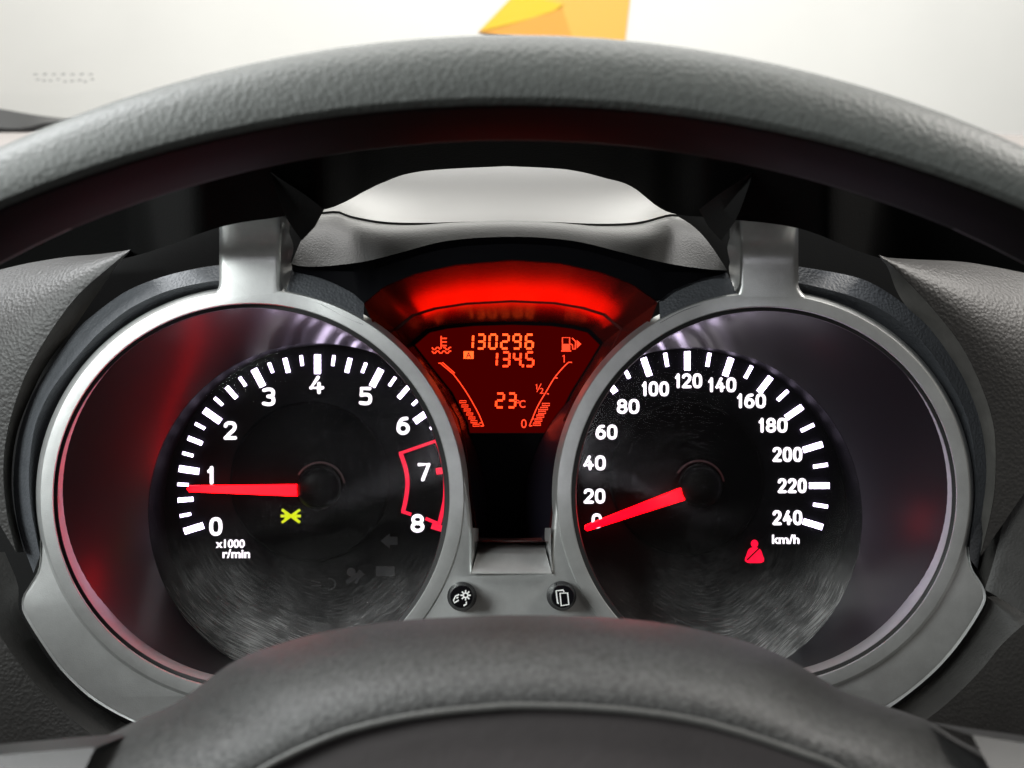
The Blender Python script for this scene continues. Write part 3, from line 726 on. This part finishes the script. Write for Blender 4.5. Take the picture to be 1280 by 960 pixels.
SEG = {'a': [(0.1, 0), (0.9, 0)], 'b': [(1, 0.06), (1, 0.46)], 'c': [(1, 0.54), (1, 0.94)], 'd': [(0.1, 1), (0.9, 1)], 'e': [(0, 0.54), (0, 0.94)], 'f': [(0, 0.06), (0, 0.46)], 'g': [(0.12, 0.5), (0.88, 0.5)]}
DIG = {'0': 'abcdef', '1': 'bc', '2': 'abged', '3': 'abgcd', '4': 'fgbc', '5': 'afgcd', '6': 'afgcde', '9': 'abcdfg'}
def digit(ch, x0, x1, y0, y1, mt, w=2.7):
    paths = []
    h = w / 2
    for s in DIG[ch]:
        (ax, ay), (bx, by) = SEG[s]
        f = lambda u, v: (x0 + h + (x1 - x0 - 2 * h) * u + (0.5 - v) * 0.8, y0 + h + (y1 - y0 - 2 * h) * v)
        paths.append([f(ax, ay), f(bx, by)])
    stroke('digit', paths, w, DS, mt, disp, thick=0.0002)
for ch, x0, x1 in (('1', 580.5, 592.5), ('3', 595.5, 607), ('0', 610.5, 622), ('2', 625.5, 637), ('9', 640.5, 652), ('6', 656, 667.5)):
    digit(ch, x0, x1, 417, 437, M['seg2'])
for ch, x0, x1 in (('1', 611, 622.5), ('3', 626.5, 638), ('4', 641, 652), ('5', 656.5, 668)):
    digit(ch, x0, x1, 439, 459, M['seg'])
prism('decimal_point', [(652.2, 455.5), (655, 455.5), (655, 459), (652.2, 459)], DS, M['seg'], disp, 0.0002)
for ch, x0, x1 in (('2', 619, 631), ('3', 634, 645.5)):
    digit(ch, x0, x1, 490.5, 510.5, M['seg'])
text('unit_text', 'C', 653, 505, 7.5, 9.5, DS, M['segline'], disp, bold=0.01, thick=0.0002)
stroke('degree_mark', [ell(647.3, 502, 1.7, 1.7, 9) + ell(647.3, 502, 1.7, 1.7, 9)[:1]], 0.9, DS, M['segline'], disp, 0.0002)
prism('trip_box', [(579.5, 439), (592, 439), (592, 448.5), (579.5, 448.5)], DS, M['seg2'], disp, 0.0002)
text('trip_letter', 'A', 585.8, 443.8, 6.5, 7, DS - 0.0003, mat('lcd_dark', (0.02, 0.0, 0.0), 0.5), disp, thick=0.0002)
# coolant symbol
wav = lambda y: [(540 + i * 2.0, y + (1.4 if i % 4 in (1, 2) else -1.2)) for i in range(13)]
stroke('coolant_symbol', [[(551.5, 420), (551.5, 436)], [(552.5, 423), (558.5, 423)], [(552.5, 427.5), (558.5, 427.5)], [(552.5, 432), (558.5, 432)], wav(435.5)[:6], wav(435.5)[7:], wav(440)], 1.7, DS, M['segline'], disp, 0.0002)
# fuel symbol
stroke('fuel_symbol', [[(703, 422), (712, 422), (712, 438.5), (703, 438.5), (703, 422)], [(701.5, 438.7), (714, 438.7)], [(713, 430), (715.5, 431), (716, 436.5), (719, 436.5), (719.5, 427), (715, 422.5)]], 1.5, DS, M['segline'], disp, 0.0002)
multi_prism('fuel_symbol', [[(703.5, 430), (711.5, 430), (711.5, 438), (703.5, 438)], [(721, 425), (726.5, 430), (721, 435.5)]], DS, M['segline'], disp, 0.0002)
stroke('scale_text', [[(703, 445.5), (705.2, 443.8), (705.2, 453)]], 1.2, DS, M['segline'], disp, 0.0002)
stroke('scale_text', [[(669.5, 481.5), (671, 480.2), (671, 486.8)]], 1.0, DS, M['segline'], disp, 0.0002)
stroke('scale_text', [[(671, 490), (676.5, 479.5)]], 0.9, DS, M['segline'], disp, 0.0002)
text('scale_text', '2', 677, 488.5, 5, 7, DS, M['segline'], disp, bold=0.0, thick=0.0002)
text('scale_text', '0', 654.8, 529.5, 6.8, 11, DS, M['segline'], disp, bold=0.0, thick=0.0002)
la = spl([(567, 468), (576, 480), (585.6, 494.5), (595, 511), (600, 521), (604.5, 532.5)], 22)
stroke('temperature_scale', [la, [(548, 454), (552, 454)], [(550.5, 454), (567, 468)], [(553, 453), (568.5, 466.5)], [(604.5, 532.5), (600.5, 532.5)], [(603, 528), (599.5, 528.8)]], 1.3, DS, M['segline'], disp, 0.0002)
ra_ = spl([(715, 453), (709.5, 453.8), (694, 471), (683, 489), (672, 508), (661.6, 532.5)], 24)
stroke('fuel_scale', [ra_, [(694, 472.5), (697, 472.5)], [(683.5, 492), (686, 492.5)], [(673, 511.5), (674.5, 512.5)], [(661.6, 532.5), (665.5, 532)], [(664, 526), (667, 523)]], 1.3, DS, M['segline'], disp, 0.0002)
for i, (x, y) in enumerate([(578.5, 501.7), (581, 507), (584, 512), (587, 517), (589.7, 522), (592.3, 526.7), (595, 531)]):
    stroke('temperature_bar', [[(x - 4, y - 0.8), (x + 4.2, y - 0.8), (x + 4.2, y + 1.7), (x - 4, y + 1.7), (x - 4, y - 0.8)]], 1.0, DS, M['segline'], disp, 0.0002)
for i, (x, y) in enumerate([(682.3, 505.5), (680, 510.5), (677.5, 515.3), (675.3, 520), (673, 525), (671.2, 530)]):
    stroke('fuel_bar', [[(x - 4.6, y - 1.2), (x + 4.6, y - 1.2), (x + 4.6, y + 1.5), (x - 4.6, y + 1.5), (x - 4.6, y - 1.2)]], 1.2, DS, M['segline'], disp, 0.0002)
# the display's own backlight, spilling up on to the housing roof
bl = bpy.data.lights.new('display_backlight', 'AREA'); bl.shape = 'RECTANGLE'; bl.size = 0.058; bl.size_y = 0.008; bl.energy = 0.0042; bl.spread = math.radians(85); bl.color = (1.0, 0.004, 0.0)
blo = bpy.data.objects.new('display_backlight', bl); C.objects.link(blo); blo.location = P(640, 428, 0.2925)
blo.rotation_euler = (Vector(P(640, 350, 0.2820)) - blo.location).to_track_quat('-Z', 'Y').to_euler()

# ------------------------------------------------------------------ push knobs on the trim
def knob(name, label, cx, cy, fx, fy):
    t = thing(name, label, 'button', P(cx, cy, DB))
    n = 40; k = DB / FPX; c = P(cx, cy, DB + 0.0005); f = P(fx, fy, DB - 0.0075)
    rows = []
    for (o, r, u) in ((0, 18.5, 0.0), (0, 18.2, 0.35), (0, 15.5, 0.5), (0, 15.0, 0.62), (0, 14.6, 0.93), (0, 13.4, 1.0), (0, 0.5, 1.0)):
        ctr = c + (f - c) * u
        rows.append([ctr + Vector((r * k * math.cos(2 * math.pi * i / n), 0, r * k * math.sin(2 * math.pi * i / n))) for i in range(n)])
    loft('cap', rows, M['gloss'], t, closed=True, cap1=True, flat_angle=math.radians(35))
    return t
kl = knob('dimmer_knob', 'black push knob printed with a dimmer symbol, below the tachometer side', 577.5, 745.5, 577, 746)
d_ = DB - 0.0077
sun = [[(582 + 3.6 * math.cos(a), 744 + 3.6 * math.sin(a)), (582 + 6.4 * math.cos(a), 744 + 6.4 * math.sin(a))] for a in [k * math.pi / 4 for k in range(8)]]
stroke('symbol', sun + [ell(582, 744, 2.9, 2.9, 12) + ell(582, 744, 2.9, 2.9, 12)[:1], [(574, 743), (569.5, 745), (567, 750), (568, 753.5), (573.5, 750)], [(570.5, 747.5), (573, 746.5)], [(583, 752), (583, 755), (579.5, 757)]], 1.7, d_, M['icon'], kl, 0.0002)
kr = knob('trip_knob', 'black push knob printed with two overlapping pages, below the speedometer side', 701.5, 744.5, 703.5, 746)
stroke('symbol', [[(700, 741.5), (709.5, 741.5 - 0.5), (711, 755.5), (701.5, 757), (700, 741.5)], [(698.5, 754), (697, 753.5), (695, 738.5), (704, 737.5), (705, 740)]], 1.8, d_, M['icon'], kr, 0.0002)

# ------------------------------------------------------------------ steering wheel
sw = thing('steering_wheel', 'grey leather steering wheel arching over the gauges, plain hub below', 'steering wheel', P(640, 1000, 0.165))
R0 = 0.236; zc = 0.0595 - R0; n = 180
prof = [(-0.0082, -0.0080), (-0.0078, -0.0100), (-0.0060, -0.0112), (-0.001, -0.0108), (0.0035, -0.0088), (0.0068, -0.005), (0.0080, 0.001), (0.0074, 0.007), (0.005, 0.012), (0.000, 0.0155), (-0.005, 0.016), (-0.0078, 0.014), (-0.0086, 0.008), (-0.0088, 0.0)]
m = 44
pp = spl(prof, m, closed=True)
rows = []
for i in range(n):
    th = 2 * math.pi * i / n
    a = abs(((th + math.pi) % (2 * math.pi)) - math.pi) / math.radians(24)
    s = 1 - 0.14 * min(1.0, a * a)
    rows.append([Vector(((R0 + q[0] * s - (1 - s) * 0.0) * math.sin(th), 0.166 + q[1], zc + (R0 + q[0] * s) * math.cos(th))) for q in pp])
V = [p for r in rows for p in r]; F = []
for i in range(n):
    for j in range(m):
        F.append((i * m + j, ((i + 1) % n) * m + j, ((i + 1) % n) * m + (j + 1) % m, i * m + (j + 1) % m))
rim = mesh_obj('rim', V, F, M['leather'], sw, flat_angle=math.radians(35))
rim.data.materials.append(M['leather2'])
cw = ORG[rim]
for f in rim.data.polygons:                     # inward side of the rim: its shade put into a blacker material
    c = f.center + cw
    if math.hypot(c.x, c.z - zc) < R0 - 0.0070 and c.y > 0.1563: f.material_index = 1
topc = [(-60, 985), (60, 950), (134, 919), (170, 901), (215, 881), (245, 861), (275, 838), (300, 823), (340, 808), (400, 791), (470, 779), (540, 773), (640, 769), (760, 772), (830, 779), (900, 793), (960, 812), (1010, 838), (1050, 862), (1100, 880), (1160, 901), (1200, 925), (1260, 955), (1340, 990)]
linec = [(180, 1080), (240, 1020), (330, 960), (400, 926), (450, 909), (520, 894), (600, 885), (660, 882), (760, 886), (850, 897), (920, 914), (1000, 941), (1050, 961), (1120, 1010), (1180, 1070)]
N = 110
TP0 = [Vector((x, y, 0)) for x, y in spl(topc, N)]; LP0 = [Vector((x, y, 0)) for x, y in spl(linec, N)]; L0 = row(linec, 0.138, N)
hr = [row([(x, y + 26) for x, y in topc], 0.190, N), row([(x, y + 4) for x, y in topc], 0.1815, N)]
for k in range(17):
    t = k / 16.0
    dd = 0.138 + 0.040 * (1 - math.sqrt(1 - (1 - t) ** 2))
    hr.append([(p + (q - p) * t) for p, q in zip(TP0, LP0)]); hr[-1] = [P(v.x, v.y, dd) for v in hr[-1]]
hr.append([p + Vector((0, 0.0008, -0.0012)) for p in L0]); hr.append([p + Vector((0, 0.004, -0.0018)) for p in L0])
roll = []
for k in range(9):
    a = math.radians(-60 + 30 * k)
    roll.append([p + Vector((0, 0.0006 - 0.0008 * math.cos(a), 0.0008 * math.sin(a))) for p in L0])
loft('ridge_highlight', roll, M['roll'], sw)  # bead added along the hub ridge to draw its bright highlight line
loft('airbag_cover', hr, M['hub'], sw, flat_angle=math.radians(60))
L1 = [p + Vector((0, 0.0035, -0.0010)) for p in L0]; L2 = row([(330, 1240), (400, 1240), (460, 1240), (520, 1240), (600, 1240), (660, 1240), (760, 1240), (850, 1240), (920, 1240), (980, 1240), (1030, 1240)], 0.132, N)
loft('center_pad', [L1, lerp_rows(L1, L2, 0.4), L2], M['pad'], sw)
for xs in ([(-420, 1010), (-200, 965), (0, 944), (60, 939), (119, 934)], [(1215, 919), (1280, 929), (1380, 945), (1500, 985), (1660, 1040)]):
    a = row(xs, 0.150, 24); b = [p + Vector((0, -0.010, -0.006)) for p in a]; c_ = [p + Vector((0, -0.012, -0.030)) for p in a]
    loft('spoke', [[p + Vector((0, 0.016, -0.004)) for p in a], a, lerp_rows(a, b, 0.6) , b, c_], M['spoke'], sw)
